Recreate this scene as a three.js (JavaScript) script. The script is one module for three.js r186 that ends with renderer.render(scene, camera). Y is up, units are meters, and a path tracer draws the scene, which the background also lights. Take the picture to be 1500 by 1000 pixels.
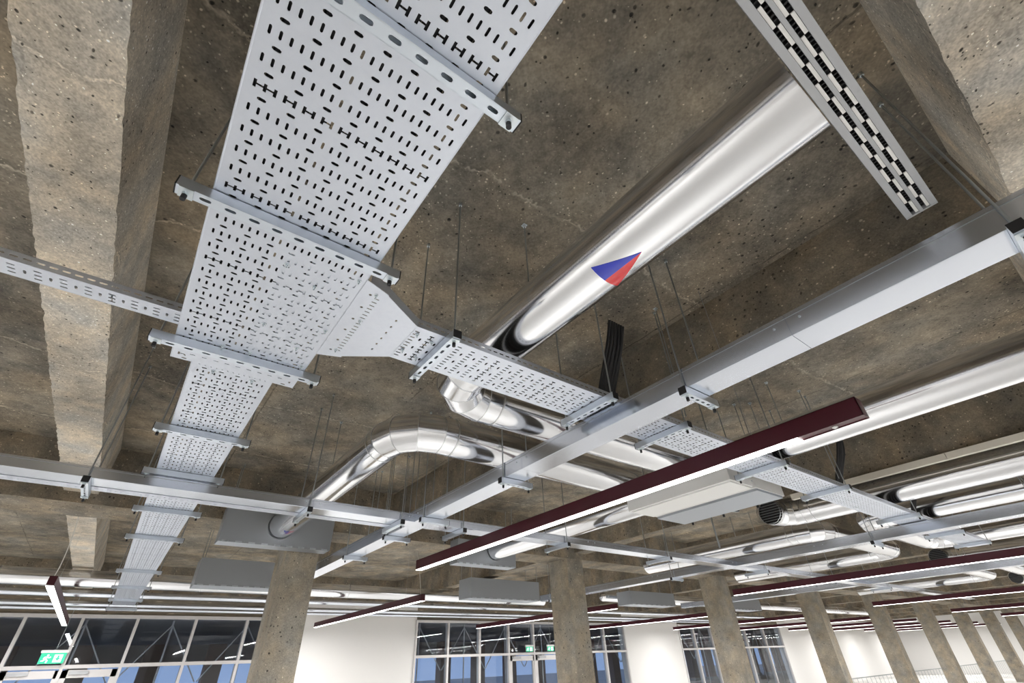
import * as THREE from 'three';
import { mergeGeometries } from 'three/addons/utils/BufferGeometryUtils.js';
import { RectAreaLightUniformsLib } from 'three/addons/lights/RectAreaLightUniformsLib.js';
RectAreaLightUniformsLib.init();

// ---------------------------------------------------------------- camera, sky, exposure
const scene = new THREE.Scene();
const EYE = 1.6, F = 664.279;
const YAW = 38.3601056 * Math.PI / 180, PITCH = 35.49543999 * Math.PI / 180, ROLL = -2.52775076 * Math.PI / 180;
const camera = new THREE.PerspectiveCamera(2 * Math.atan(500 / F) * 180 / Math.PI, 1.5, 0.05, 200);
const fwd = new THREE.Vector3(Math.sin(YAW) * Math.cos(PITCH), Math.sin(PITCH), -Math.cos(YAW) * Math.cos(PITCH));
const right0 = new THREE.Vector3(Math.cos(YAW), 0, Math.sin(YAW));
const up0 = new THREE.Vector3().crossVectors(right0, fwd);
const camR = right0.clone().multiplyScalar(Math.cos(ROLL)).addScaledVector(up0, Math.sin(ROLL));
const camU = right0.clone().multiplyScalar(-Math.sin(ROLL)).addScaledVector(up0, Math.cos(ROLL));
camera.position.set(0, EYE, 0);
camera.quaternion.setFromRotationMatrix(new THREE.Matrix4().makeBasis(camR, camU, fwd.clone().negate()));
scene.add(camera);
const renderer = new THREE.WebGLRenderer();
renderer.toneMapping = THREE.LinearToneMapping;
renderer.toneMappingExposure = 1.0;
renderer.shadowMap.enabled = true;
scene.background = new THREE.Color(0.30, 0.42, 0.66);   // dusk sky beyond the glazing
const LAMP = 150;                                       // radiance of the lamp strips

// pixel (1500x1000 frame) -> point on the horizontal plane h metres above the eye
function ray(px, py) {
  return camR.clone().multiplyScalar((px - 750) / F).addScaledVector(camU, -(py - 500) / F).add(fwd);
}
function at(px, py, h) { const d = ray(px, py); return d.multiplyScalar(h / d.y); }
const RX = (px, py) => { const d = ray(px, py); return d.x / d.y; };
const RZ = (px, py) => { const d = ray(px, py); return d.z / d.y; };

// ---------------------------------------------------------------- helpers
let seed = 7;
const rnd = () => { seed = (seed * 1664525 + 1013904223) >>> 0; return seed / 4294967296; };
const used = {};
function numbered(n) { const k = used[n] = (used[n] ?? -1) + 1; return k ? `${n}_${String(k).padStart(3, '0')}` : n; }
function fin(m) { m.castShadow = true; m.receiveShadow = true; return m; }
function tag(o, label, category, group, kind) {
  o.userData.label = label; o.userData.category = category;
  if (group) o.userData.group = group; if (kind) o.userData.kind = kind;
  return o;
}
function thing(name, label, category, pos = [0, 0, 0], turn = 0, group) {
  const g = new THREE.Group(); g.name = numbered(name); g.position.set(...pos); g.rotation.y = turn; scene.add(g);
  return tag(g, label, category, group);
}
function part(name, geo, mat, parent) {
  const m = fin(new THREE.Mesh(Array.isArray(geo) ? mergeGeometries(geo.map(g => g.index ? g.toNonIndexed() : g)) : geo, mat));
  m.name = name; parent.add(m); return m;
}
function solo(name, label, category, geo, mat, group, kind) {
  const m = part(numbered(name), geo, mat, scene); return tag(m, label, category, group, kind);
}
const box = (w, h, d, x = 0, y = 0, z = 0) => new THREE.BoxGeometry(w, h, d).translate(x, y, z);
const span = (x0, x1, y0, y1, z0, z1) => box(x1 - x0, y1 - y0, z1 - z0, (x0 + x1) / 2, (y0 + y1) / 2, (z0 + z1) / 2);
// box with chamfered long edges, flat faces; axis is the long direction
function chamferBox(w, h, d, c, alongX = false) {
  const a = (alongX ? d : w) / 2, b = h / 2, l = alongX ? w : d;
  const s = new THREE.Shape([[-a + c, -b], [a - c, -b], [a, -b + c], [a, b - c], [a - c, b], [-a + c, b], [-a, b - c], [-a, -b + c]].map(p => new THREE.Vector2(...p)));
  const g = new THREE.ExtrudeGeometry(s, { depth: l, bevelEnabled: false }).translate(0, 0, -l / 2);
  return alongX ? g.rotateY(Math.PI / 2) : g;
}
const cyl = (r, h, x = 0, y = 0, z = 0, n = 10) => new THREE.CylinderGeometry(r, r, h, n).translate(x, y, z);

// ---------------------------------------------------------------- procedural textures
function lattice(n, s) { const a = new Float32Array(n * n); let q = s; for (let i = 0; i < a.length; i++) { q = (q * 1664525 + 1013904223) >>> 0; a[i] = q / 4294967296; } return a; }
function tileNoise(n, s) {           // tileable value noise, u,v in 0..1
  const a = lattice(n, s);
  return (u, v) => {
    const x = u * n, y = v * n, xi = Math.floor(x), yi = Math.floor(y);
    let fx = x - xi, fy = y - yi; fx = fx * fx * (3 - 2 * fx); fy = fy * fy * (3 - 2 * fy);
    const x0 = ((xi % n) + n) % n, x1 = (x0 + 1) % n, y0 = ((yi % n) + n) % n, y1 = (y0 + 1) % n;
    return (a[y0 * n + x0] * (1 - fx) + a[y0 * n + x1] * fx) * (1 - fy) + (a[y1 * n + x0] * (1 - fx) + a[y1 * n + x1] * fx) * fy;
  };
}
function concrete(N, base, o) {      // colour + bump of cast concrete, one tile = o.tile metres
  const n1 = tileNoise(4, o.s), n2 = tileNoise(9, o.s + 1), n3 = tileNoise(23, o.s + 2), n4 = tileNoise(64, o.s + 3), n5 = tileNoise(220, o.s + 4), n6 = tileNoise(460, o.s + 5), nw = tileNoise(7, o.s + 9);
  const col = new Uint8Array(N * N * 4), bmp = new Uint8Array(N * N * 4);
  const L = new Float32Array(N * N), T = new Float32Array(N * N), B = new Float32Array(N * N);
  for (let j = 0; j < N; j++) for (let i = 0; i < N; i++) {
    const u = i / N, v = j / N, k = j * N + i;
    const c = (n1(u, v) - .5) * .3 + (n2(u, v) - .5) * .45 + (n3(u, v) - .5) * .38 + (n4(u, v) - .5) * .26;
    const f = (n5(u, v) - .5) * .14 + (n6(u, v) - .5) * .16;
    L[k] = 1 + c * o.patch + f; T[k] = (n2(u + .37, v + .11) - .5) * .05 + (n3(u, v) - .5) * .03;
    B[k] = .55 + (n4(u, v) - .5) * .25 + (n5(u, v) - .5) * .15 + (n6(u, v) - .5) * .15;
    for (const [pos, amp, wid, str] of o.veins || []) {          // lime veins along cracks
      const d = Math.abs(v - pos - (nw(u, pos) - .5) * amp - (n3(u, pos) - .5) * .03 - (n5(u, v) - .5) * .008);
      if (d < wid) { const g = (1 - d / wid) * (n4(u, v + .3) > .35 ? 1 : .25); L[k] += g * str; B[k] += g * .1; }
      else if (d < wid * 5) L[k] -= .10 * (1 - d / (wid * 5)) * (n3(u + .2, v) > .4 ? 1 : 0);
    }
    for (const p of o.boards || []) { const d = Math.abs(u - p - (n4(p, v) - .5) * .004); if (d < .0018) { L[k] -= .22 * (n3(u, v) > .35 ? 1 : .2); B[k] -= .25; } }
  }
  let q = o.s * 77 + 5; const rr = () => { q = (q * 1664525 + 1013904223) >>> 0; return q / 4294967296; };
  const blob = (cu, cv, r, dl, db) => {
    const rx = r * (.6 + rr() * .8), ry = r * (.6 + rr() * .8), a = rr() * 3.14, ca = Math.cos(a), sa = Math.sin(a), R = Math.ceil(r * 1.5);
    for (let y = -R; y <= R; y++) for (let x = -R; x <= R; x++) {
      const e = ((x * ca + y * sa) / rx) ** 2 + ((y * ca - x * sa) / ry) ** 2; if (e > 1) continue;
      const k = (((Math.floor(cv * N) + y) % N + N) % N) * N + ((Math.floor(cu * N) + x) % N + N) % N;
      L[k] += dl * (1 - e * .5); B[k] += db;
    }
  };
  const cl = tileNoise(6, o.s + 20);
  for (let i = 0; i < o.specks; i++) { const u = rr(), v = rr(); if (cl(u, v) < rr() * .9) continue; const w = rr(); blob(u, v, .6 + w * w * 3.2, .28 + rr() * .42, .08); }
  for (let i = 0; i < o.holes; i++) { const u = rr(), v = rr(); if (cl(v, u) < rr() * .9) continue; const w = rr(); blob(u, v, .6 + w * w * w * 5.0, -.4 - rr() * .3, -.45); }
  for (let k = 0; k < N * N; k++) {
    const l = Math.max(.12, L[k]), t = T[k];
    col[k * 4] = Math.min(255, base[0] * l * (1 + t)); col[k * 4 + 1] = Math.min(255, base[1] * l); col[k * 4 + 2] = Math.min(255, base[2] * l * (1 - t * 1.4)); col[k * 4 + 3] = 255;
    const b = Math.max(0, Math.min(255, B[k] * 255)); bmp[k * 4] = bmp[k * 4 + 1] = bmp[k * 4 + 2] = b; bmp[k * 4 + 3] = 255;
  }
  const mk = (d, srgb) => { const t = new THREE.DataTexture(d, N, N); t.wrapS = t.wrapT = THREE.RepeatWrapping; t.magFilter = THREE.LinearFilter; t.minFilter = THREE.LinearMipmapLinearFilter; t.generateMipmaps = true; if (srgb) t.colorSpace = THREE.SRGBColorSpace; t.repeat.set(1 / o.tile, 1 / o.tile); t.needsUpdate = true; return t; };
  return new THREE.MeshStandardMaterial({ map: mk(col, true), bumpMap: mk(bmp, false), bumpScale: o.bump, roughness: .93 });
}
const M = {
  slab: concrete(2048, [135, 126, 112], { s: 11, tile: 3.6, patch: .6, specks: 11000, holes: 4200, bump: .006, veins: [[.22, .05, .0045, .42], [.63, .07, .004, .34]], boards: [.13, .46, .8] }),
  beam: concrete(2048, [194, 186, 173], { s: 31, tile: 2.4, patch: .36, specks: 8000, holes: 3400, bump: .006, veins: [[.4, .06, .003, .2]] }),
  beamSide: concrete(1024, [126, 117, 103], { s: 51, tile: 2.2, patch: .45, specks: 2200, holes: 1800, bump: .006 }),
  column: concrete(1024, [148, 140, 127], { s: 71, tile: 2.0, patch: .3, specks: 700, holes: 900, bump: .004 }),
};
function grainTex(N, lo, hi, sx, sy, s) {
  const a = tileNoise(sx, s), b = tileNoise(Math.min(sx * 4, 256), s + 1), d = new Uint8Array(N * N * 4);
  for (let j = 0; j < N; j++) for (let i = 0; i < N; i++) { const u = i / N, v = j / N * sy / sx; const q = lo + (hi - lo) * (a(u, v) * .6 + b(u, v) * .4); d.set([q, q, q, 255], (j * N + i) * 4); }
  const t = new THREE.DataTexture(d, N, N); t.wrapS = t.wrapT = THREE.RepeatWrapping; t.magFilter = THREE.LinearFilter; t.needsUpdate = true; return t;
}
const spangle = grainTex(256, 85, 150, 24, 24, 91); spangle.repeat.set(3, 3);
M.galv = new THREE.MeshStandardMaterial({ color: new THREE.Color(.66, .70, .78), metalness: .92, roughness: .5, roughnessMap: (() => { const t = spangle.clone(); t.needsUpdate = true; return t; })() });
M.galv.roughness = .95;
M.strut = new THREE.MeshStandardMaterial({ color: new THREE.Color(.68, .74, .82), metalness: .95, roughness: .36 });
M.trunk = new THREE.MeshStandardMaterial({ color: new THREE.Color(.70, .74, .82), metalness: .97, roughness: .22 });
M.duct = new THREE.MeshPhysicalMaterial({ color: new THREE.Color(.80, .81, .84), metalness: 1, roughness: .15 });
M.seam = new THREE.MeshStandardMaterial({ color: new THREE.Color(.72, .73, .75), metalness: 1, roughness: .3 });
M.plate = new THREE.MeshStandardMaterial({ color: new THREE.Color(.42, .45, .49), metalness: .75, roughness: .5 });
M.rod = new THREE.MeshStandardMaterial({ color: new THREE.Color(.42, .45, .47), metalness: .9, roughness: .4 });
M.zinc = new THREE.MeshStandardMaterial({ color: new THREE.Color(.66, .72, .76), metalness: .9, roughness: .35 });
M.black = new THREE.MeshStandardMaterial({ color: new THREE.Color(.012, .012, .014), roughness: .6 });
M.red = new THREE.MeshStandardMaterial({ color: new THREE.Color(.06, .003, .011), roughness: .36 });
M.lampStrip = new THREE.MeshStandardMaterial({ color: 0xffffff, emissive: new THREE.Color(1, .985, .95), emissiveIntensity: 9, roughness: .5 });
M.white = new THREE.MeshStandardMaterial({ color: new THREE.Color(.78, .77, .76), roughness: .8 });
M.whiteBox = new THREE.MeshStandardMaterial({ color: new THREE.Color(.74, .74, .73), roughness: .5 });
M.alu = new THREE.MeshStandardMaterial({ color: new THREE.Color(.42, .43, .45), roughness: .45, metalness: .3 });
M.frame = new THREE.MeshStandardMaterial({ color: new THREE.Color(.62, .60, .60), roughness: .5 });
M.blue = new THREE.MeshPhysicalMaterial({ color: new THREE.Color(.012, .03, .50), roughness: .25, clearcoat: .6 });
M.redSticker = new THREE.MeshPhysicalMaterial({ color: new THREE.Color(.70, .02, .025), roughness: .25, clearcoat: .6 });
M.glass = new THREE.MeshPhysicalMaterial({ color: new THREE.Color(.86, .9, .95), transmission: 1, roughness: .02, ior: 1.5, thickness: 0 });
M.floor = new THREE.MeshStandardMaterial({ color: new THREE.Color(.68, .675, .66), roughness: .5 });
M.cable = new THREE.MeshStandardMaterial({ color: new THREE.Color(.72, .71, .68), roughness: .6 });

// ---------------------------------------------------------------- structure
const Y = h => EYE + h;
const HC = 2.33, HB = 1.78, HT = 1.666, HTRAY = 1.335, HTRK = 1.2, HD = 1.6, RD = .158;
const XW0 = -14, XW1 = 48.5, ZB = 9, ZF = -15.5;
// box with uv in metres; edges may be slightly ragged like a struck concrete arris
function concreteBox(x0, x1, y0, y1, z0, z1, step, rag, s) {
  const w = x1 - x0, h = y1 - y0, d = z1 - z0;
  const sx = Math.max(1, Math.round(w / step)), sz = Math.max(1, Math.round(d / step)), sy = h > .4 ? 3 : 1;
  const g = new THREE.BoxGeometry(w, h, d, Math.min(sx, 900), sy, Math.min(sz, 240)).translate((x0 + x1) / 2, (y0 + y1) / 2, (z0 + z1) / 2);
  const p = g.attributes.position, nm = g.attributes.normal, uv = g.attributes.uv, n = tileNoise(97, s), n2 = tileNoise(31, s + 1);
  for (let i = 0; i < p.count; i++) {
    const x = p.getX(i), y = p.getY(i), z = p.getZ(i), ax = Math.abs(nm.getX(i)), ay = Math.abs(nm.getY(i));
    if (ay > .5) uv.setXY(i, x + s * .37, z); else if (ax > .5) uv.setXY(i, z + s * .21, y); else uv.setXY(i, x + s * .13, y);
    if (rag && y < y0 + .001) {
      const long = w > d ? x : z, side = w > d ? (z < (z0 + z1) / 2 ? -1 : 1) : (x < (x0 + x1) / 2 ? -1 : 1);
      const edge = w > d ? (Math.abs(z - z0) < .001 || Math.abs(z - z1) < .001) : (Math.abs(x - x0) < .001 || Math.abs(x - x1) < .001);
      if (edge) { const k = (n(long / 5.3, side * .3 + .5) - .5) * rag * .7 + (n(long / 2.3, side * .2 + .9) - .5) * rag * .7; if (w > d) p.setZ(i, z - side * Math.abs(k)); else p.setX(i, x - side * Math.abs(k)); p.setY(i, y + Math.abs(k) * .5); }
    }
  }
  g.computeVertexNormals(); return g;
}
function struct(name, geo, mat, label, category) { const m = part(name, geo, mat, scene); tag(m, label, category, null, 'structure'); return m; }
struct('ceiling', concreteBox(XW0, XW1, Y(HC), Y(HC) + .3, ZF - .4, ZB, .5, 0, 3), M.slab, 'stained raw concrete slab soffit between the beams', 'ceiling');
struct('floor', span(XW0, XW1, -.2, 0, ZF - .4, ZB), M.floor, 'pale grey floor of the hall', 'floor');
struct('wall_left', span(XW0 - .3, XW0, -.2, Y(HC) + .3, ZF - .4, ZB), M.white, 'plain white wall closing the hall beyond the left windows', 'wall');
struct('wall_back', span(XW0, XW1, -.2, Y(HC) + .3, ZB, ZB + .3), M.white, 'plain white wall behind the viewer', 'wall');
struct('wall_right', span(XW1, XW1 + .3, -.2, Y(HC) + .3, ZF - .4, ZB), M.white, 'white end wall behind the row of columns', 'wall');
// secondary beams run in z, primary beams in x
const TZ = [[.366, 1.03], [-7.74, -7.07], [-15.87, -15.2]];
for (let k = -3; k <= 12; k++) {
  const x0 = -.915 + 3.93 * k;
  const g = [];
  const cuts = [ZB, TZ[0][1], TZ[0][0], TZ[1][1], TZ[1][0], TZ[2][1]];
  for (let i = 0; i < 6; i += 2) g.push(concreteBox(x0, x0 + .321, Y(HB), Y(HC), cuts[i + 1], cuts[i], .035, .022, k + 9));
  const b = new THREE.Group(); b.name = numbered('concrete_beam'); scene.add(b);
  tag(b, 'rough concrete secondary beam cast with the slab, running toward the windows', 'beam', 'secondary concrete beams', 'structure');
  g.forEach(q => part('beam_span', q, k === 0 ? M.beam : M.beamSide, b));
}
TZ.forEach(([z0, z1], i) => {
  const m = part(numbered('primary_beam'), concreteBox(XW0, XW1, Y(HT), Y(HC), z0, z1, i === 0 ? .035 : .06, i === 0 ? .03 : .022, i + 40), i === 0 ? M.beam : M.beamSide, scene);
  tag(m, ['deep bright concrete primary beam above the slot diffuser', 'deep concrete primary beam carried by the row of columns', 'deep concrete primary beam along the window wall'][i], 'beam', null, 'structure');
});
for (let i = 0; i < 9; i++) {
  const x = 1.58 + 5.13 * i, g = concreteBox(x, x + .42, 0, Y(HT), -7.6, -7.07, .3, 0, i + 60);
  const m = part(numbered('concrete_column'), g, M.column, scene);
  tag(m, i === 0 ? 'brown concrete column under the grey duct box beside the trunking junction' : 'brown concrete column in the row under the primary beam', 'column', 'row of concrete columns', 'structure');
}

// ---------------------------------------------------------------- window wall
{
  const H = 1.3, TR = .32, z = ZF;
  const wins = [[-7.5, 3.98, [-6.3, -5.1, -3.9, -2.7, -1.51, -.53, .5, 1.71, 2.89]], [7.86, 17.64, [9.03, 10.27, 11.5, 12.64, 13.85, 15.1, 16.38]], [21.47, 30.96, [22.62, 24.08, 25.6, 27.2, 29.12]]];
  const solid = [XW0, -7.5, 3.98, 7.86, 17.64, 21.47, 30.96, XW1];
  const fw = [];
  for (let i = 0; i < solid.length; i += 2) fw.push(span(solid[i], solid[i + 1], 0, Y(HC), z - .3, z));
  struct('trim_1', wins.map(([a, b]) => span(a, b, Y(H), Y(HC), z - .3, z - .001)), M.beamSide, 'concrete spandrel above the window heads', 'spandrel');
  struct('wall_front', fw, M.white, 'white plastered wall panels between the tall window bays', 'wall');
  wins.forEach(([a, b, ms], n) => {
    const g = new THREE.Group(); g.name = `window_${n + 1}`; scene.add(g);
    tag(g, ['wide window bay with door and bracing behind, beside the perforated tray end', 'window bay with exit door between white wall panels', 'window bay with dark reveals behind the third column'][n], 'window', null, 'structure');
    const edges = [a, ...ms, b];
    for (const x of edges) part('mullion', span(x - .03, x + .03, 0, Y(H), z - .12, z + .05), M.frame, g);
    part('transom', span(a, b, Y(TR) - .035, Y(TR) + .035, z - .10, z + .04), M.frame, g);
    part('head_frame', span(a, b, Y(H) - .07, Y(H), z - .10, z + .04), M.frame, g);
    for (let i = 0; i + 1 < edges.length; i++) for (const [y0, y1] of [[0, Y(TR) - .035], [Y(TR) + .035, Y(H) - .07]])
      part('pane', span(edges[i] + .03, edges[i + 1] - .03, y0, y1, z - .04, z - .034), M.glass, g);
  });
  // doors below the transom
  for (const [n, x0, x1, lab] of [[1, -1.51, .5, 'white framed double door under the exit sign'], [2, 11.5, 13.85, 'white framed double door in the middle window bay']]) {
    const g = new THREE.Group(); g.name = `door_${n}`; scene.add(g); tag(g, lab, 'door', null, 'structure');
    const xm = (x0 + x1) / 2;
    for (const [a, b] of [[x0 + .03, xm - .01], [xm + .01, x1 - .03]]) {
      const dl = part('door_leaf', [span(a, b, 1.72, 1.86, z - .03, z + .03), span(a, a + .1, 0, 1.86, z - .03, z + .03), span(b - .1, b, 0, 1.86, z - .03, z + .03)], M.frame, g);
      part('door_closer', span(a + .12, a + .45, 1.78, 1.84, z + .03, z + .09), M.alu, dl);
    }
  }
  // outside: deep canopy with a fascia, open to the dusk sky below it; posts at its outer edge
  const render_ = new THREE.MeshStandardMaterial({ color: new THREE.Color(.36, .34, .34), roughness: .8 });
  const pave = new THREE.MeshStandardMaterial({ color: new THREE.Color(.30, .29, .28), roughness: .85 });
  const brick = new THREE.MeshStandardMaterial({ color: new THREE.Color(.30, .20, .17), roughness: .85 });
  solo('entrance_canopy', 'deep flat canopy roof outside above the window bays', 'canopy', span(-40, 90, 2.955, 3.2, -30.2, z - .45), render_);
  solo('canopy_fascia', 'deep fascia board along the outer edge of the canopy outside', 'fascia', span(-40, 90, 2.2, 2.95, -30.2, -30), render_);
  solo('paving', 'grey paving outside the windows', 'paving', span(-60, 110, -.3, -.05, -90, z - .45), pave, null);
  for (let i = 0; i < 24; i++) {
    const x = -10 + i * 1.9;
    const g = thing('braced_frame', 'thin white V-braced frame outside behind the glazing', 'brace', [x, 0, -17.5], 0, 'braced frames outside the windows');
    part('post', cyl(.025, 2.95, 0, 1.475, 0, 8), M.frame, g);
    for (const s of [-1, 1]) { const b = cyl(.018, 1.6, 0, 0, 0, 6).rotateZ(s * .62).translate(s * .46, 2.2, 0); part('brace', b, M.frame, g); }
  }
  for (let i = 0; i < 30; i++) {
    const g = thing('canopy_post', 'brown brick post at the outer edge of the canopy outside', 'post', [-13 + i * 2.5, -.05, -29.6], 0, 'brick posts under the canopy outside');
    part('shaft', span(-.35, .35, 0, 2.995, -.3, .3), brick, g);
    part('footing', span(-.42, .42, 0, .2, -.37, .37), pave, g);
  }
}

// ---------------------------------------------------------------- perforated tray
const slotPath = (cx, cy, len, wid, vert) => {
  const p = new THREE.Path(), r = wid / 2, a = len / 2 - r;
  for (let k = 0; k < 2; k++) for (let i = 0; i <= 3; i++) {
    const t = (k ? Math.PI : 0) + i / 3 * Math.PI, c = Math.cos(t) * r, s = Math.sin(t) * r + (k ? -a : a);
    const X = cx + (vert ? c : -s), Z = cy + (vert ? s : c);
    (k || i) ? p.lineTo(X, Z) : p.moveTo(X, Z);
  }
  p.closePath(); return p;
};
const poly = pts => { const p = new THREE.Path(); pts.forEach(([x, y], i) => i ? p.lineTo(x, y) : p.moveTo(x, y)); p.closePath(); return p; };
const MOD = .08, modCache = {};
function trayModule(W, n, special, t = .002) {
  const key = [W, n, special].join();
  if (modCache[key]) return modCache[key];
  const s = new THREE.Shape([new THREE.Vector2(-W / 2, 0), new THREE.Vector2(W / 2, 0), new THREE.Vector2(W / 2, MOD), new THREE.Vector2(-W / 2, MOD)]);
  const X = i => (i - (n - 1) / 2) * .0265;
  for (let i = 1; i < n; i += 3) s.holes.push(slotPath(X(i), .061, .025, .0105, false));
  if (!special) for (let i = 0; i < n; i++) s.holes.push(slotPath(X(i), .021, .0262, .0078, true));
  else for (let i = 0; i < n;) {
    const m = i === 0 || i === Math.floor(n / 2) ? 3 : 2, e = Math.min(n - 1, i + m - 1), a = .0042, l = .0125, c = .021, up = [], dn = [];
    for (let j = i; j <= e; j++) {
      up.push([X(j) - a, j > i ? c + .003 : c + l], [X(j) - a, c + l], [X(j) + a, c + l], [X(j) + a, j < e ? c + .003 : c + l]);
      dn.push([X(j) - a, j > i ? c - .003 : c - l], [X(j) - a, c - l], [X(j) + a, c - l], [X(j) + a, j < e ? c - .003 : c - l]);
    }
    const clean = up.concat(dn.reverse()).filter((p, k, r) => k === 0 || Math.hypot(p[0] - r[k - 1][0], p[1] - r[k - 1][1]) > 1e-5);
    s.holes.push(poly(clean)); i = e + 1;
  }
  return modCache[key] = new THREE.ExtrudeGeometry(s, { depth: t, bevelEnabled: false }).rotateX(-Math.PI / 2);
}
const flangeCache = {};
function flangeModule(hgt) {
  if (flangeCache[hgt]) return flangeCache[hgt];
  const s = new THREE.Shape([new THREE.Vector2(0, 0), new THREE.Vector2(MOD, 0), new THREE.Vector2(MOD, hgt), new THREE.Vector2(0, hgt)]);
  s.holes.push(slotPath(.02, hgt * .55, .028, .008, false), slotPath(.06, hgt * .55, .028, .008, false));
  return flangeCache[hgt] = new THREE.ExtrudeGeometry(s, { depth: .0016, bevelEnabled: false }).rotateY(Math.PI / 2);   // runs to -z
}
function trayRun(parent, W, n, L, y = 0, z = 0, phase = 0, hgt = .05) {
  const k = Math.round(L / MOD), a = [], f = [];
  for (let i = 0; i < k; i++) {
    a.push(trayModule(W, n, (i + phase) % 5 === 0).clone().translate(0, y, z - i * MOD));
    f.push(flangeModule(hgt).clone().translate(-W / 2, y, z - i * MOD), flangeModule(hgt).clone().translate(W / 2 - .0016, y, z - i * MOD));
  }
  part('perforated_base', a, M.galv, parent);
  part('side_flange', f.filter((_, i) => i % 2 === 0), M.galv, parent); part('side_flange', f.filter((_, i) => i % 2), M.galv, parent);
  for (const q of [-1, 1]) part('rolled_lip', box(.012, .0016, k * MOD, q * (W / 2 - .006), y + hgt, z - k * MOD / 2), M.galv, parent);
  // radiused corner where base meets flange
  for (const q of [-1, 1]) part('bend', cyl(.004, k * MOD, 0, 0, 0, 8).rotateX(Math.PI / 2).translate(q * (W / 2 - .002), y + .003, z - k * MOD / 2), M.galv, parent);
}
function bolt(parent, x, y, z, s = 1) { part('bolt', [cyl(.011 * s, .002, x, y, z, 10), new THREE.CylinderGeometry(.0065 * s, .0065 * s, .008, 6).translate(x, y - .005, z), cyl(.003 * s, .012, x, y - .012, z, 6)], M.zinc, parent); }
const YT = Y(HTRAY);
{ // wide tray
  const W = .592, xc = .097;
  const g = thing('cable_tray', 'wide galvanised perforated cable tray hung under the slab', 'cable tray', [xc, YT, .5]);
  trayRun(g, W, 21, 3.0, 0, 0, 3);
  // lapped second sheet over the tray at the branch, holes out of register
  const lap = []; for (let i = 0; i < 10; i++) lap.push(trayModule(.30, 10, false).clone().translate(.135 + .006, .004, -1.96 - i * MOD - .012));
  part('lapped_sheet', lap, M.galv, g);
  for (const [x, z] of [[-.22, -2.82], [-.1, -2.80], [.02, -2.79], [.0, -2.05], [.02, -2.5], [.13, -2.12], [.2, -2.62], [.27, -1.98], [.27, -2.4], [.27, -2.78]]) bolt(g, x, -.001, z);
}
{ // reducer and narrow tray toward the window wall
  const g = thing('cable_tray', 'narrower perforated cable tray running on to the window wall', 'cable tray', [.0895, YT, -2.42]);
  const s = new THREE.Shape([[-.25, 0], [.3, 0], [.3, .05], [.196, .125], [-.196, .125], [-.25, .05]].map(p => new THREE.Vector2(...p)));
  for (let i = 0; i < 9; i++) s.holes.push(slotPath(-.2 + i * .052, .06, .022, .006, false));
  part('reducer_plate', new THREE.ExtrudeGeometry(s, { depth: .002, bevelEnabled: false }).rotateX(-Math.PI / 2).translate(0, -.003, .02), M.galv, g);
  for (const [x, z, a] of [[-.223, -.0675, -.62], [.248, -.0675, .95]]) part('reducer_flange', box(.0016, .05, .115, 0, .025, 0).rotateY(a).translate(x, 0, z), M.galv, g);
  trayRun(g, .392, 13, 1.84, 0, -.09, 2);
  const far = []; const k = 118;
  trayRun(g, .392, 13, k * MOD, 0, -1.935, 1);
  for (const x of [-.09, .1]) bolt(g, x, -.001, -.16, 1.3);
}
{ // side branch: splice plate, plain taper, narrow tray in +x
  const g = thing('cable_tray', 'narrow perforated branch tray splitting off the wide tray past the trunking', 'cable tray', [.41, YT, -1.78], -Math.PI / 2);
  // local: -z is world +x, local x is world z (offset from -1.78)
  const sp = new THREE.Shape([[-.332, -.018], [.332, -.018], [.292, .096], [-.292, .096]].map(p => new THREE.Vector2(...p)));
  for (let i = 0; i < 6; i++) sp.holes.push(slotPath(-.25 + i * .1, .028, .014, .013, true));
  for (let i = 0; i < 19; i++) sp.holes.push(slotPath(-.24 + i * .0265, .062, .024, .006, true));
  part('splice_plate', new THREE.ExtrudeGeometry(sp, { depth: .002, bevelEnabled: false }).rotateX(-Math.PI / 2).translate(0, -.004, 0), M.galv, g);
  const tp = new THREE.Shape([[-.29, .092], [.285, .092], [.155, .302], [-.155, .302]].map(p => new THREE.Vector2(...p)));
  for (let i = 0; i < 6; i++) tp.holes.push(slotPath(-.14 + i * .056, .2, .016, .009, false));
  part('taper_plate', new THREE.ExtrudeGeometry(tp, { depth: .002, bevelEnabled: false }).rotateX(-Math.PI / 2), M.galv, g);
  const wall = (x0, z0, x1, z1) => { const l = Math.hypot(x1 - x0, z1 - z0); return box(.0016, .05, l, 0, .025, 0).rotateY(Math.atan2(x1 - x0, z1 - z0)).translate((x0 + x1) / 2, 0, (z0 + z1) / 2); };
  for (const q of [[-.29, -.092, -.155, -.302], [.285, -.092, .155, -.302], [-.325, 0, -.29, -.096], [.325, 0, .29, -.096]]) part('taper_flange', wall(...q), M.galv, g);
  trayRun(g, .312, 10, 10.4, 0, -.30, 4);
  for (const [x, z] of [[.26, -.05], [.05, -.06], [-.24, -.05], [.1, -.33], [-.06, -.33], [.08, -.42], [-.09, -.42]]) bolt(g, x, -.004, z);
}
{ // small tray to the left
  const g = thing('cable_tray', 'slim perforated side tray crossing under the bright concrete beam', 'cable tray', [-.19, YT + .012, -2.19], Math.PI / 2);
  trayRun(g, .105, 3, 2.4, 0, 0, 2, .045);
}

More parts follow.
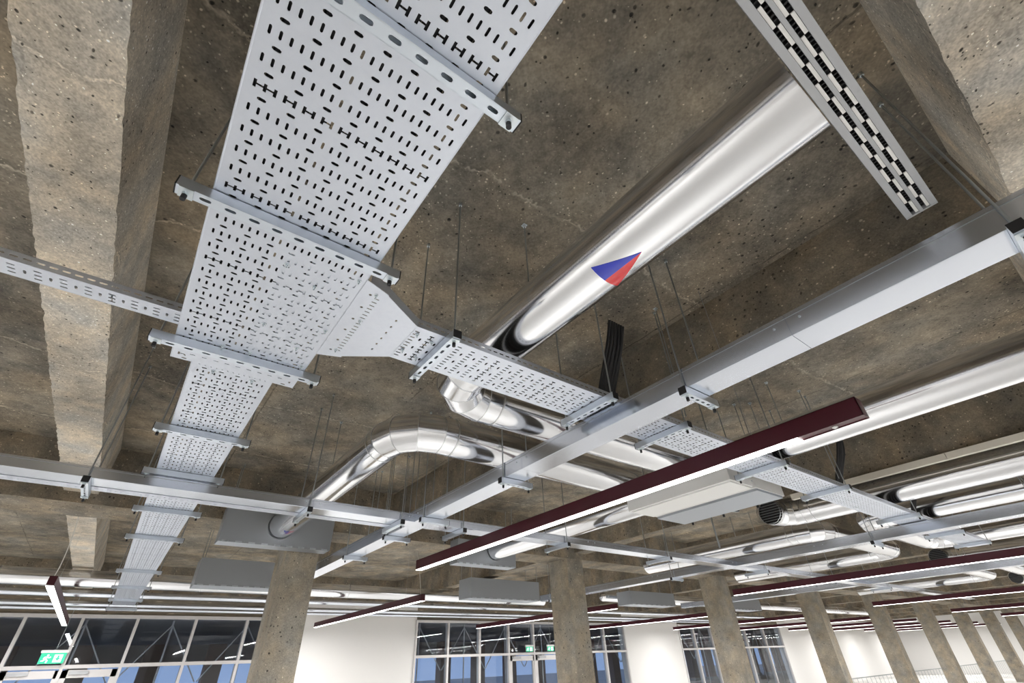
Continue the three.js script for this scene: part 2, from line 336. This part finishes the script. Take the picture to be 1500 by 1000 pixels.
// black cables lying in the trays, seen through the slots
function trayCables(n, pitch, c, len, x, y, z, turn, lab, group, skip = []) {
  const geo = cyl(.0125, len, 0, 0, 0, 8).rotateX(Math.PI / 2).translate(0, 0, -len / 2);
  for (let i = 0; i < n; i++) {
    if (skip.includes(i)) continue;
    const m = part(numbered('power_cable'), geo, M.black, scene), o = c + (i - (n - 1) / 2) * pitch;
    tag(m, lab, 'cable', group);
    m.rotation.y = turn; m.position.set(turn ? x : x + o, y + .021, turn ? z + o : z);
  }
}
trayCables(21, .0262, 0, 2.85, .097, YT, .48, 0, 'black power cable lying in the wide perforated tray', 'black cables in the wide tray', [8, 19]);
trayCables(13, .0262, 0, 11.2, .0895, YT, -2.56, 0, 'black power cable lying in the narrower perforated tray', 'black cables in the narrower tray', [2]);
trayCables(10, .0262, 0, 10, .76, YT, -1.78, -Math.PI / 2, 'black power cable lying in the narrow branch tray', 'black cables in the branch tray', [5]);

// ---------------------------------------------------------------- strut hangers
function slottedStrut(L, pitch = .075) {      // channel along local x, open side up, slots in the bottom
  const s = new THREE.Shape([[-L / 2, -.0205], [L / 2, -.0205], [L / 2, .0205], [-L / 2, .0205]].map(p => new THREE.Vector2(...p)));
  const k = Math.floor((L - .12) / pitch);
  for (let i = 0; i <= k; i++) s.holes.push(slotPath((i - k / 2) * pitch, 0, Math.min(.036, pitch * .55), .013, false));
  return [new THREE.ExtrudeGeometry(s, { depth: .0025, bevelEnabled: false }).rotateX(-Math.PI / 2),
    box(L, .041, .0025, 0, .0205, .0205), box(L, .041, .0025, 0, .0205, -.0205), box(L, .0025, .010, 0, .041, .0165), box(L, .0025, .010, 0, .041, -.0165)];
}
const strutCache = {};
function hanger(x, z, L, hTop, turn, label, group, o = {}) {   // hTop: top of channel above the eye
  const g = thing('strut_hanger', label, 'hanger', [x, Y(hTop) - .0455, z], turn, group);
  const top = (o.top ?? HC) - hTop + .0455, e = L / 2 - .03;
  const key = [L, o.pitch].join(); strutCache[key] ??= mergeGeometries(slottedStrut(L, o.pitch).map(q => q.index ? q.toNonIndexed() : q));
  const ch = part('channel', strutCache[key], M.strut, g);
  for (const q of [-1, 1]) {
    const rd = part('threaded_rod', cyl(.005, top + .03, q * e, (top - .03) / 2, 0, 8), M.rod, g);
    part('square_washer', box(.042, .004, .046, q * e, -.003, 0), M.zinc, rd);
    part('nut', new THREE.CylinderGeometry(.010, .010, .009, 6).translate(q * e, -.0095, 0), M.zinc, rd);
    part('rod_cap', cyl(.0085, .02, q * e, -.024, 0, 10), M.black, rd);
    part('end_cap', box(.004, .043, .044, q * (L / 2 + .002), .0205, 0), M.black, ch);
    part('anchor', new THREE.CylinderGeometry(.011, .011, .02, 6).translate(q * e, top - .01, 0), M.zinc, rd);
  }
  return g;
}
const GT = 'struts under the main cable tray';
[[-.54, 'long slotted strut on two rods across the wide tray near the slot diffuser'], [-1.345, 'long slotted strut on two rods across the wide tray just before the branch splice'], [-2.335, 'long slotted strut on two rods across the wide tray at the reducer']].forEach(([z, l]) => hanger(.095, z, .77, HTRAY, 0, l, GT));
[[-3.44, 'shorter slotted strut under the narrower tray between reducer and cross trunking'], [-4.36, 'shorter slotted strut under the narrower tray against the cross trunking'], [-5.51, 'shorter slotted strut under the narrower tray just past the cross trunking']].forEach(([z, l]) => hanger(.0895, z, .55, HTRAY, 0, l, GT));
for (const z of [-6.75, -9.12, -10.84, -12.66, -14.3]) hanger(.0895, z, .55, HTRAY, 0, 'shorter slotted strut under the far narrower tray toward the window wall', GT);
const LB = 'slotted strut on two threaded rods across the narrow branch tray', GB = 'struts under the branch tray';
for (const x of [.885, 2.0, 2.75, 4.12, 5.38, 7.4, 9.2, 10.6]) hanger(x, -1.775, .47, HTRAY, Math.PI / 2, LB, GB, { top: HC, pitch: .06 });

// ---------------------------------------------------------------- steel trunking
function trunk(label, x0, x1, z0, z1, hb, ht, alongX, cuts) {
  const g = thing('cable_trunking', label, 'trunking', [(x0 + x1) / 2, Y(hb), (z0 + z1) / 2]);
  const W = x1 - x0, D = z1 - z0, H = ht - hb, L = alongX ? W : D, a0 = alongX ? x0 : z0;
  const c = [0, ...cuts.map(q => q - a0).filter(q => q > .05 && q < L - .05).sort((a, b) => a - b), L];
  for (let i = 0; i + 1 < c.length; i++) {
    const l = c[i + 1] - c[i] - .002, m = (c[i] + c[i + 1]) / 2 - L / 2;
    const q = chamferBox(alongX ? l : W, H, alongX ? D : l, .003, alongX).translate(alongX ? m : 0, H / 2, alongX ? 0 : m);
    part('trunking_length', q, M.trunk, g);
    // lid seam on the visible side and coupler screws near the joint
    part('lid_seam', alongX ? box(l, .003, .002, m, H * .8, D / 2 + .0005) : box(.002, .003, l, -W / 2 - .0005, H * .8, m), M.rod, g);
    for (const s of [-1, 1]) part('screw', alongX ? cyl(.006, .004, 0, 0, 0, 8).rotateX(Math.PI / 2).translate(m + s * (l / 2 - .06), H * .6, D / 2 + .001) : cyl(.006, .004, 0, 0, 0, 8).rotateZ(Math.PI / 2).translate(-W / 2 - .001, H * .6, m + s * (l / 2 - .06)), M.zinc, g);
  }
  return g;
}
const TRX0 = 1.75 * HTRK, TRX1 = 1.91 * HTRK, TRTOP = HTRK * 1.75 / 1.586;
const TLZ1 = -3.627 * HTRK, TLZ0 = -3.79 * HTRK, TLTOP = HTRK * 3.627 / 3.395;
trunk('long steel trunking run meeting the cross trunking at a junction', TRX0, TRX1, -9.5, 1.6, HTRK, TRTOP, false, [-.55, -2.6, TLZ0, TLZ1, -7]);
trunk('steel trunking run crossing under the narrow perforated tray', -7, TRX0, TLZ0, TLZ1, HTRK, TLTOP, true, [-4.2, -1.2, 1.1]);
const T3 = 6.62 * HTRK;
trunk('steel trunking cross run between the junction and the far trunking', TRX1, T3, TLZ0, TLZ1, HTRK, TLTOP, true, [4.6]);
trunk('steel trunking cross run from the far trunking toward the third column', T3 + .2, 13.4, TLZ0, TLZ1, HTRK, TLTOP, true, [10.6]);
trunk('distant end of the cross trunking run', 13.6, 22, TLZ0, TLZ1, HTRK, TLTOP, true, [16.6, 19.6]);
trunk('far steel trunking run under the grilled duct', T3, T3 + .2, -9.4, 2.5, HTRK, TRTOP, false, [-9, -6, -3, 0]);
trunk('distant steel trunking run beside the third column', 13.4, 13.6, -9.4, 2.5, HTRK, TRTOP, false, [-9, -6, -3, 0]);
{ // slim perforated tray beside the cross trunking
  const g = thing('cable_tray', 'slim perforated tray riding behind the cross trunking', 'cable tray', [-7, Y(HTRK), TLZ0 - .02 - .055], -Math.PI / 2);
  const s = new THREE.Shape([[-.055, 0], [.055, 0], [.055, MOD], [-.055, MOD]].map(p => new THREE.Vector2(...p)));
  for (const x of [-.03, 0, .03]) s.holes.push(slotPath(x, .02, .03, .007, true));
  s.holes.push(slotPath(0, .06, .018, .012, true));
  const q = new THREE.ExtrudeGeometry(s, { depth: .002, bevelEnabled: false }).rotateX(-Math.PI / 2), a = [];
  for (let i = 0; i < 113; i++) a.push(q.clone().translate(0, 0, -i * MOD));
  part('perforated_base', a, M.galv, g);
  for (const q of [-.055, .055]) part('side_flange', box(.002, .04, 9.04, q, .02, -4.52), M.galv, g);
}
const LR = 'short slotted strut on two threaded rods under the long trunking run', GR = 'struts under the long trunking run';
const trc = (TRX0 + TRX1) / 2 + .02;
for (const z of [.24, -1.14, -2.83, -4.15, -5.0, -6.2]) hanger(trc, z, .31, HTRK, 0, LR, GR, { pitch: .05, top: z > -7 && false ? HB : HC });
const LX = 'slotted strut on two threaded rods across the cross trunking', GX = 'struts under the cross trunking';
for (const x of [-3.3, -.47, 1.07, 1.95, 2.66, 4.15, 6.15, 8.9, 11.6, 14.6]) hanger(x, (TLZ0 + TLZ1) / 2 - .07, .44, HTRK, Math.PI / 2, LX, GX, { pitch: .05 });
const L3 = 'short slotted strut on two threaded rods under the far trunking run', G3 = 'struts under the far trunking run';
for (const z of [-.6, -2.3, -5.6, -9]) hanger(T3 + .1, z, .34, HTRK, 0, L3, G3, { pitch: .05 });

// ---------------------------------------------------------------- ventilation ducts
// a run through way-points: straight tubes joined by segmented (gored) bends
function ductRun(label, pts, r = RD, o = {}) {
  const g = thing('ventilation_duct', label, 'duct', pts[0]);
  const P = pts.map(p => new THREE.Vector3(p[0] - pts[0][0], p[1] - pts[0][1], p[2] - pts[0][2]));
  const Rb = .30;
  const tube = (name, a, b, mat = M.duct, rr = r, parent = g) => {
    const d = b.clone().sub(a), l = d.length(), q = new THREE.CylinderGeometry(rr, rr, l, 64, 1, true);
    q.applyQuaternion(new THREE.Quaternion().setFromUnitVectors(new THREE.Vector3(0, 1, 0), d.clone().normalize()));
    return part(name, q.translate((a.x + b.x) / 2, (a.y + b.y) / 2, (a.z + b.z) / 2), mat, parent);
  };
  const collar = (p, dir, parent = g, rr = r + .0025, w = .012) => { const a = p.clone().addScaledVector(dir, -w / 2), b = p.clone().addScaledVector(dir, w / 2); return tube('joint_band', a, b, M.seam, rr, parent); };
  let start = P[0].clone();
  for (let i = 0; i + 1 < P.length; i++) {
    const d = P[i + 1].clone().sub(P[i]).normalize();
    let end = P[i + 1].clone();
    const bend = i + 2 < P.length;
    if (bend) end.addScaledVector(d, -Rb);
    const L = end.distanceTo(start), n = Math.max(1, Math.round(L / 3));
    for (let k = 0; k < n; k++) tube('duct_length', start.clone().lerp(end, k / n), start.clone().lerp(end, (k + 1) / n));
    for (let k = 1; k < n; k++) collar(start.clone().lerp(end, k / n), d);
    if (bend) {
      const d2 = P[i + 2].clone().sub(P[i + 1]).normalize(), N = 3;
      const C = end.clone().addScaledVector(d2, Rb);                       // bend centre
      const ringAt = t => { const a = t * Math.PI / 2, c = C.clone().addScaledVector(d2, -Rb * Math.cos(a)).addScaledVector(d, Rb * Math.sin(a)); return { c, dir: d.clone().multiplyScalar(Math.cos(a)).addScaledVector(d2, Math.sin(a)) }; };
      const ringPts = t => { const { c, dir } = ringAt(t), s = new THREE.Vector3().crossVectors(d, d2), q = new THREE.Vector3().crossVectors(dir, s), out = []; for (let j = 0; j <= 48; j++) { const a = j / 48 * Math.PI * 2; out.push(c.clone().addScaledVector(s, Math.cos(a) * r).addScaledVector(q, Math.sin(a) * r)); } return out; };
      for (let k = 0; k < N; k++) {
        const A = ringPts(k / N), B = ringPts((k + 1) / N), pos = [];
        const flip = B[0].clone().sub(A[0]).cross(B[1].clone().sub(A[0])).dot(A[0].clone().sub(ringAt(k / N).c)) < 0;
        for (let j = 0; j < 48; j++) flip ? pos.push(A[j], B[j + 1], B[j], A[j], A[j + 1], B[j + 1]) : pos.push(A[j], B[j], B[j + 1], A[j], B[j + 1], A[j + 1]);
        const q = new THREE.BufferGeometry().setFromPoints(pos); q.computeVertexNormals();
        // smooth round the girth, hard from gore to gore
        const nn = q.attributes.normal, { c: c0 } = ringAt(k / N), { c: c1 } = ringAt((k + 1) / N), ax = c1.clone().sub(c0).normalize(), p = q.attributes.position;
        for (let j = 0; j < p.count; j++) { const v = new THREE.Vector3().fromBufferAttribute(p, j).sub(c0); v.addScaledVector(ax, -v.dot(ax)).normalize(); nn.setXYZ(j, v.x, v.y, v.z); }
        q.setAttribute('uv', new THREE.Float32BufferAttribute(new Float32Array(p.count * 2), 2));
        part('bend_segment', q, M.duct, g);
        const e = ringAt(k / N); collar(e.c, e.dir, g, r + .002, .006);
      }
      const e = ringAt(1); collar(e.c, e.dir, g, r + .002, .006); collar(e.c.clone().addScaledVector(d2, .12), d2); collar(end.clone().addScaledVector(d, -.12), d);
      start = C.clone().addScaledVector(d, Rb);
    }
  }
  if (o.cap) part('end_dome', new THREE.SphereGeometry(r, 32, 12, 0, Math.PI * 2, 0, Math.PI / 2).scale(1, .5, 1).rotateZ(Math.PI / 2), M.duct, g);
  if (o.grille) {       // open end with bird-mesh slats
    const d = P[0].clone().sub(P[1]).normalize();
    collar(P[0], d, g, r + .006, .03);
    part('grille_back', new THREE.CircleGeometry(r * .97, 40).applyQuaternion(new THREE.Quaternion().setFromUnitVectors(new THREE.Vector3(0, 0, 1), d)).translate(-d.x * .05, 0, -d.z * .05), M.black, g);
    for (let i = -4; i <= 4; i++) { const y = i * .033, w = 2 * Math.sqrt(Math.max(0, r * r - y * y)) * .96; part('grille_slat', box(.02, .005, w, .01, y, 0), M.rod, g); }
  }
  return g;
}
function flowMark(duct, ox, oz, ang, s = 1, dirZ = -1) {   // two-colour flow triangle wrapped round the underside
  const mk = (a0, a1, mat, lab) => {
    const pos = [], N = 10, R = RD + .0015;
    const V = (a, l) => new THREE.Vector3(Math.sin(a) * R, -Math.cos(a) * R, l);
    const wide = t => .17 * s * (1 - t);
    for (let i = 0; i < N; i++) for (let j = 0; j < 8; j++) {
      const q = (t, u) => V(ang + (a0 + (a1 - a0) * u) * wide(t) / R, dirZ * .2 * s * (t - .5));
      const t0 = i / N, t1 = (i + 1) / N, u0 = j / 8, u1 = (j + 1) / 8;
      pos.push(q(t0, u0), q(t1, u0), q(t1, u1), q(t0, u0), q(t1, u1), q(t0, u1));
    }
    const g = new THREE.BufferGeometry().setFromPoints(pos); g.computeVertexNormals(); g.setAttribute('uv', new THREE.Float32BufferAttribute(new Float32Array(pos.length * 2), 2));
    mat.side = THREE.DoubleSide;
    part(lab, g.translate(ox, 0, oz), mat, duct);
  };
  mk(-.5, 0, M.blue, 'blue_flow_mark'); mk(0, .5, M.redSticker, 'red_flow_mark');
}
const YD = Y(HD);
const d1 = ductRun('shiny round duct from the slot diffuser with blue and red triangle, bending twice', [[1.34, YD, .02], [1.34, YD, -2.49], [4.4, YD, -2.49], [4.4, YD, 3.5]]);
{ const p = at(917, 388, 1.47); flowMark(d1, 0, p.z - .02, -.12, 1.1, 1); }
const d2 = ductRun('shiny round duct with a wide bend ending at two grey plenum boxes', [[1.38, YD, -6.785], [1.38, YD, -3.184], [4.8, YD, -3.184], [4.8, YD, -6.785]]);
flowMark(d2, 0, .35, .1, .8); flowMark(d2, 3.42, 1.6, .1, .8);
ductRun('shiny round duct with a dark grille at its turned open end', [[6.84, YD, -3.02], [7.2, YD, -3.02], [7.2, YD, 4.5]], RD, { grille: true });
for (const [k, n] of [[1, 'second'], [2, 'third']]) {
  const o = 7.2 * k;
  ductRun(`shiny round duct bending twice above the ${n} red pendant row`, [[1.34 + o, YD, 4.5], [1.34 + o, YD, -2.49], [4.4 + o, YD, -2.49], [4.4 + o, YD, 4.5]]);
  ductRun(`shiny round duct bending back toward the columns above the ${n} red pendant row`, [[1.38 + o, YD, -6.6], [1.38 + o, YD, -3.184], [4.8 + o, YD, -3.184], [4.8 + o, YD, -6.6]]);
  ductRun(`shiny round duct with turned grille end past the ${n} red pendant row`, [[6.84 + o, YD, -3.02], [7.2 + o, YD, -3.02], [7.2 + o, YD, 4.5]], RD, { grille: true });
}
for (const [zz, hh, r, lab] of [[-14.6, 1.42, .05, 'thin grey service pipe above the window heads'], [-14.85, 1.36, .04, 'thinner grey service pipe hugging the window wall'], [-13.6, 1.5, .06, 'grey service pipe between the far duct and the windows']])
  solo('service_pipe', lab, 'pipe', cyl(r, 34, 0, 0, 0, 20).rotateZ(Math.PI / 2).translate(9, Y(hh), zz), M.trunk);
ductRun('far round duct along the window wall above the glazing', [[-8, YD, -12.3], [10.5, YD, -12.3]], .14);
ductRun('far round duct along the wall between the columns', [[11.6, YD, -10.8], [34, YD, -10.8]], .14, { cap: true });
// plenum boxes
function plenum(x0, x1, h0, h1, z, dep, label, cx) {
  const g = thing('plenum_box', label, 'plenum box', [(x0 + x1) / 2, Y(h0), z]);
  const w = x1 - x0, h = h1 - h0;
  part('casing', chamferBox(w, h, dep, .004).translate(0, h / 2, -dep / 2), M.plate, g);
  for (let i = 0; i < 9; i++) part('flange_tab', box(w / 18, .02, .004, (i - 4) * w / 9, .006, .004), M.zinc, g);
  for (const [a, b] of [[-1, -.03], [1, -.03], [-1, -dep + .03], [1, -dep + .03]]) part('hanging_rod', cyl(.005, HC - h1, a * (w / 2 - .04), h + (HC - h1) / 2, b, 8), M.rod, g);
  if (cx !== undefined) part('duct_collar', new THREE.CylinderGeometry(RD + .01, RD + .01, .03, 40, 1, true).rotateX(Math.PI / 2).translate(cx - (x0 + x1) / 2, HD - h0, .015), M.seam, g);
}
plenum(.71, 2.06, 1.355, 1.78, -6.8, .24, 'grey sheet steel plenum box above the first column', 1.38);
plenum(4.08, 5.25, 1.355, 1.72, -6.8, .24, 'grey sheet steel plenum box behind the long red pendant', 4.8);
plenum(.9, 2.5, 1.29, 1.71, -10, .5, 'grey sheet steel plenum box behind the first column');
plenum(6.37, 8.44, 1.29, 1.71, -10, .5, 'grey sheet steel plenum box left of the second column');
plenum(11.9, 14.0, 1.32, 1.67, -10, .5, 'grey sheet steel plenum box left of the third column');
plenum(17.2, 19.2, 1.32, 1.67, -10, .5, 'grey sheet steel plenum box left of the fourth column');
{ // fan coil unit
  const g = thing('fan_coil_unit', 'flat white fan coil unit with a dark slot behind the red pendant', 'fan coil unit', [4.56, Y(1.29), -2.64]);
  const pr = new THREE.Shape([[-.5, .01], [-.11, .01], [-.11, .075], [-.055, .075], [-.055, .01], [.5, .01], [.5, .135], [-.5, .135]].map(p => new THREE.Vector2(...p)));
  part('casing', new THREE.ExtrudeGeometry(pr, { depth: 1.2, bevelEnabled: false }).translate(0, 0, -.6), M.whiteBox, g);
  part('access_panel', box(.36, .02, 1.16, -.29, .006, 0), M.whiteBox, g);
  part('slot_liner', box(.054, .004, 1.19, -.0825, .072, 0), M.plate, g);
  part('drain_tray', box(.5, .03, 1.18, .22, .002, 0), M.plate, g);
  for (const z of [-.5, -.1, .3]) part('fixing_clip', box(.012, .05, .02, .5, -.01, z), M.black, g);
  for (const [x, z] of [[-.45, -.35], [.45, -.35], [-.45, .5], [.45, .5]]) part('hanging_rod', cyl(.005, HC - 1.425, x, .135 + (HC - 1.425) / 2, z, 8), M.rod, g);
}

{ // cream mini trunking along the lower edge of the third beam
  const cream = new THREE.MeshStandardMaterial({ color: new THREE.Color(.74, .70, .62), roughness: .6 });
  const g = thing('mini_trunking', 'cream mini trunking along the lower edge of the beam behind the grilled duct', 'trunking', [6.91, Y(1.70), 0]);
  for (const [a, b] of [[-2.7, -.95], [-.945, 2.2]]) part('trunking_length', span(-.03, .034, 0, .07, a, b), cream, g);
}

// ---------------------------------------------------------------- linear slot diffuser
{
  const h = 1.40, z0 = .0172 * h, z1 = .092 * h, x1 = 1.452 * h, x0 = -1.0, w = z1 - z0, L = x1 - x0;
  const g = thing('slot_diffuser', 'pale grey linear slot diffuser with two rows of checkered blades', 'diffuser', [x0, Y(h), (z0 + z1) / 2]);
  for (const [a, b] of [[-w / 2, -w / 2 + .022], [-.006, .006], [w / 2 - .022, w / 2]]) part('frame_rail', span(0, L, 0, .03, a, b), M.alu, g);
  part('end_cap', span(L - .008, L, -.001, .03, -w / 2, w / 2), M.alu, g);
  part('plenum', span(0, L - .01, .03, .36, -w / 2 + .004, w / 2 - .004), M.plate, g);
  part('slot_back', span(0, L - .01, .024, .029, -w / 2 + .02, w / 2 - .02), M.black, g);
  const bl = .084, n = Math.floor(L / bl), sw = w / 2 - .022 - .006;
  for (let r = 0; r < 2; r++) for (let i = 0; i < n; i++) {
    const x = i * bl, c = r ? .006 + sw / 2 : -.006 - sw / 2, side = (i % 2 ? 1 : -1) * sw / 4;
    part('blade', span(x + .001, x + bl - .001, .004, .008, c + side - sw / 4 + .001, c + side + sw / 4 - .001), M.white, g);
    for (const q of [.2, .4, .6, .8]) part('vane', span(x + bl * q - .002, x + bl * q + .002, .006, .022, c - side - sw / 4, c - side + sw / 4), M.black, g);
  }
}

// ---------------------------------------------------------------- red pendant lamps
const HL = 1.0;
const soffit = (x, z) => TZ.some(([a, b]) => z > a - .02 && z < b + .02) ? HT : (((x + .915 + .02) % 3.93 + 3.93) % 3.93 < .36 ? HB : HC);
function lamp(x, zNear, zFar, label, group, o = {}) {
  const w = .078, hh = .107, L = zNear - zFar;
  const g = thing('pendant_lamp', label, 'lamp', [x, Y(HL), (zNear + zFar) / 2], 0, group);
  const dead = o.dead ?? 0, e = .004;
  // extruded housing: top, two sides, ends, recessed bottom lip
  const hs = part('housing', [box(w, e, L, 0, hh - e / 2, 0), box(e, hh, L, -w / 2 + e / 2, hh / 2, 0), box(e, hh, L, w / 2 - e / 2, hh / 2, 0)], M.red, g);
  part('end_plate', box(w, hh, e, 0, hh / 2, L / 2 - e / 2), M.red, hs); part('end_plate', box(w, hh, e, 0, hh / 2, -L / 2 + e / 2), M.red, hs);
  if (dead) {
    part('blank_cover', box(w - .009, e, dead, 0, .006, L / 2 - dead / 2), M.red, g);
    part('sensor', new THREE.SphereGeometry(.016, 20, 10).scale(1, .5, 1).translate(.005, .002, L / 2 - .16), M.whiteBox, g);
  }
  const l = L - dead - .006;
  part('diffuser', box(w - .002, e, l, 0, -.001, -dead / 2), M.lampStrip, g);
  for (const q of [-.38, .38]) { const t = soffit(x, (zNear + zFar) / 2 + q * L); part('suspension_wire', cyl(.0012, t - HL - hh, 0, hh + (t - HL - hh) / 2, q * L, 6), M.rod, g); }
  if (o.light !== false) {
    const a = new THREE.RectAreaLight(new THREE.Color(1, .985, .96), LAMP, w - .006, l);
    a.position.set(0, -.004, -dead / 2); a.rotation.x = -Math.PI / 2; a.name = 'lamp_light'; a.castShadow = true; g.add(a);
  }
  return g;
}
lamp(2.83, -.594, -5.64, 'long dark red pendant lamp with a blank sensor end, nearest the trunking', null, { dead: .345 });
const GN = 'red pendant lamps in front of the columns', GF = 'red pendant lamps behind the columns';
for (let k = -2; k <= 6; k++) if (k !== 0) lamp(2.83 + 7.2 * k, k > 0 ? 1.5 : -.594, -5.7, k > 0 ? 'long dark red pendant lamp in the row before the columns' : 'dark red pendant lamp beyond the bright beam', GN);
for (let k = -2; k <= 9; k++) lamp(-.75 + 5.1 * k, -8.4, -14.4, k === 0 ? 'short looking red pendant lamp seen end on above the exit sign' : 'dark red pendant lamp between columns and window wall', GF);
for (let k = -2; k <= 5; k++) lamp(2.83 + 7.2 * k - 3.6, 7.4, 2.0, 'dark red pendant lamp behind the viewer', 'red pendant lamps behind the viewer');

// ---------------------------------------------------------------- exit signs
{
  const c = document.createElement('canvas'); c.width = 256; c.height = 128; const q = c.getContext('2d');
  q.fillStyle = '#0aa57c'; q.fillRect(0, 0, 256, 128); q.fillStyle = '#f4fffb';
  q.beginPath(); q.arc(74, 28, 11, 0, 7); q.fill();
  q.lineWidth = 13; q.strokeStyle = '#f4fffb'; q.lineCap = 'round';
  for (const l of [[70, 44, 62, 74], [62, 74, 84, 90, 78, 112], [62, 74, 44, 92, 26, 94], [70, 48, 92, 58, 104, 50], [68, 48, 48, 52, 42, 68]]) { q.beginPath(); q.moveTo(l[0], l[1]); for (let i = 2; i < l.length; i += 2) q.lineTo(l[i], l[i + 1]); q.stroke(); }
  q.fillRect(140, 20, 84, 92); q.fillStyle = '#0aa57c'; q.beginPath(); q.moveTo(182, 96); q.lineTo(152, 60); q.lineTo(172, 60); q.lineTo(172, 32); q.lineTo(192, 32); q.lineTo(192, 60); q.lineTo(212, 60); q.fill();
  const t = new THREE.CanvasTexture(c); t.colorSpace = THREE.SRGBColorSpace;
  const m = new THREE.MeshStandardMaterial({ map: t, emissive: 0xffffff, emissiveMap: t, emissiveIntensity: .9, roughness: .4 });
  for (const [x, lab] of [[-.75, 'green running man exit sign hung before the left window bay'], [12.3, 'green running man exit sign over the middle door'], [13.3, 'second green exit sign over the middle door']]) {
    const s = x < 0 ? 1 : .75;
    const g = thing('exit_sign', lab, 'exit sign', [x, Y(.38), -15.32]);
    part('sign_panel', new THREE.PlaneGeometry(.42 * s, .19 * s).translate(0, .095 * s, .012), m, g);
    part('sign_back', box(.42 * s, .19 * s, .02, 0, .095 * s, 0), M.whiteBox, g);
    part('sign_header', box(.46 * s, .05, .06, 0, .19 * s + .025, 0), M.whiteBox, g);
    part('drop_rod', cyl(.006, HT - .38 - .24 * s, 0, .24 * s + (HT - .38 - .24 * s) / 2, 0, 6), M.rod, g);
  }
}

// ---------------------------------------------------------------- guard rail behind the columns
{
  const g = thing('guard_rail', 'thin dark balustrade behind the right-hand columns', 'railing', [21, 0, -9]);
  part('top_rail', box(24, .03, .03, 12, .76, 0), M.rod, g);
  for (let i = 0; i <= 60; i++) part('baluster', cyl(.008, .74, i * .4, .37, 0, 6), M.rod, g);
}

// ---------------------------------------------------------------- loose threaded rods under the slab
function rod(px, py, hBot, label, hTop = HC) {
  const p = at(px, py, hTop);
  const g = thing('threaded_rod', label, 'rod', [p.x, Y(hBot), p.z], 0, 'threaded rods hanging from the slab');
  part('rod', cyl(.004, hTop - hBot, 0, (hTop - hBot) / 2, 0, 8), M.rod, g);
  part('fixing', new THREE.CylinderGeometry(.012, .012, .018, 6).translate(0, hTop - hBot - .009, 0), M.zinc, g);
  part('fixing_plate', box(.03, .003, .03, 0, hTop - hBot - .0015, 0), M.zinc, g);
}
const LRD = 'thin threaded rod dropping from the slab to the services';
for (const [x, y] of [[768, 330], [960, 452], [500, 618], [560, 690], [575, 668], [600, 668], [616, 655], [640, 640], [1098, 590], [1075, 592], [1170, 572], [1122, 560]]) {
  const p = at(x, y, HC); const nearDuct = Math.abs(p.x - 1.36) < .5 || Math.abs(p.x - 4.4) < .6;
  rod(x, y, nearDuct ? 1.765 : 1.36, LRD);
}
// conduit drop beside the grille
{
  const pts = [[6.3, 1.2, -3.6], [6.3, 1.62, -3.6], [6.36, 1.71, -3.6], [6.5, 1.72, -3.58], [6.8, 1.73, -3.52], [6.94, 1.75, -3.5], [6.95, 1.78, -3.5]].map(p => new THREE.Vector3(p[0], EYE + p[1], p[2]));
  solo('conduit', 'thin bent conduit beside the dark duct grille', 'conduit', new THREE.TubeGeometry(new THREE.CatmullRomCurve3(pts), 24, .012, 8), M.rod);
}
// white flexible lamp cables
for (const [x, z, px, py, h, lab] of [[-.75, -8.43, 115, 757, HB, 'slack white cable rising from the end-on red pendant lamp'], [4.35, -8.5, 609, 783, HC, 'white cable rising from the red pendant lamp beside the first column']]) {
  const a = new THREE.Vector3(x, Y(HL) + .109, z), b = at(px, py, h); b.y += EYE;
  const m = a.clone().lerp(b, .5); m.y -= .1; m.x += .05;
  solo('lamp_cable', lab, 'cable', new THREE.TubeGeometry(new THREE.QuadraticBezierCurve3(a, m, b), 24, .005, 6), M.cable, 'white lamp cables');
}
// black cable bundles on the branch tray
for (const x of [2.12, 5.66, 7.9]) {
  const g = thing('cable_bundle', 'black cable bundle dropping over the side of the branch tray', 'cables', [x, YT + .01, -1.66], 0, 'black cable bundles on the branch tray');
  for (let i = 0; i < 7; i++) {
    const o = (i - 3) * .022;
    const c = new THREE.CatmullRomCurve3([new THREE.Vector3(o, .55, .15), new THREE.Vector3(o, .4, .1 + .01 * (i % 3)), new THREE.Vector3(o + .005, .15, -.02), new THREE.Vector3(o, .02, -.08), new THREE.Vector3(o, .015, -.2)]);
    part('cable', new THREE.TubeGeometry(c, 16, .011, 7), M.black, g);
  }
}
renderer.render(scene, camera);
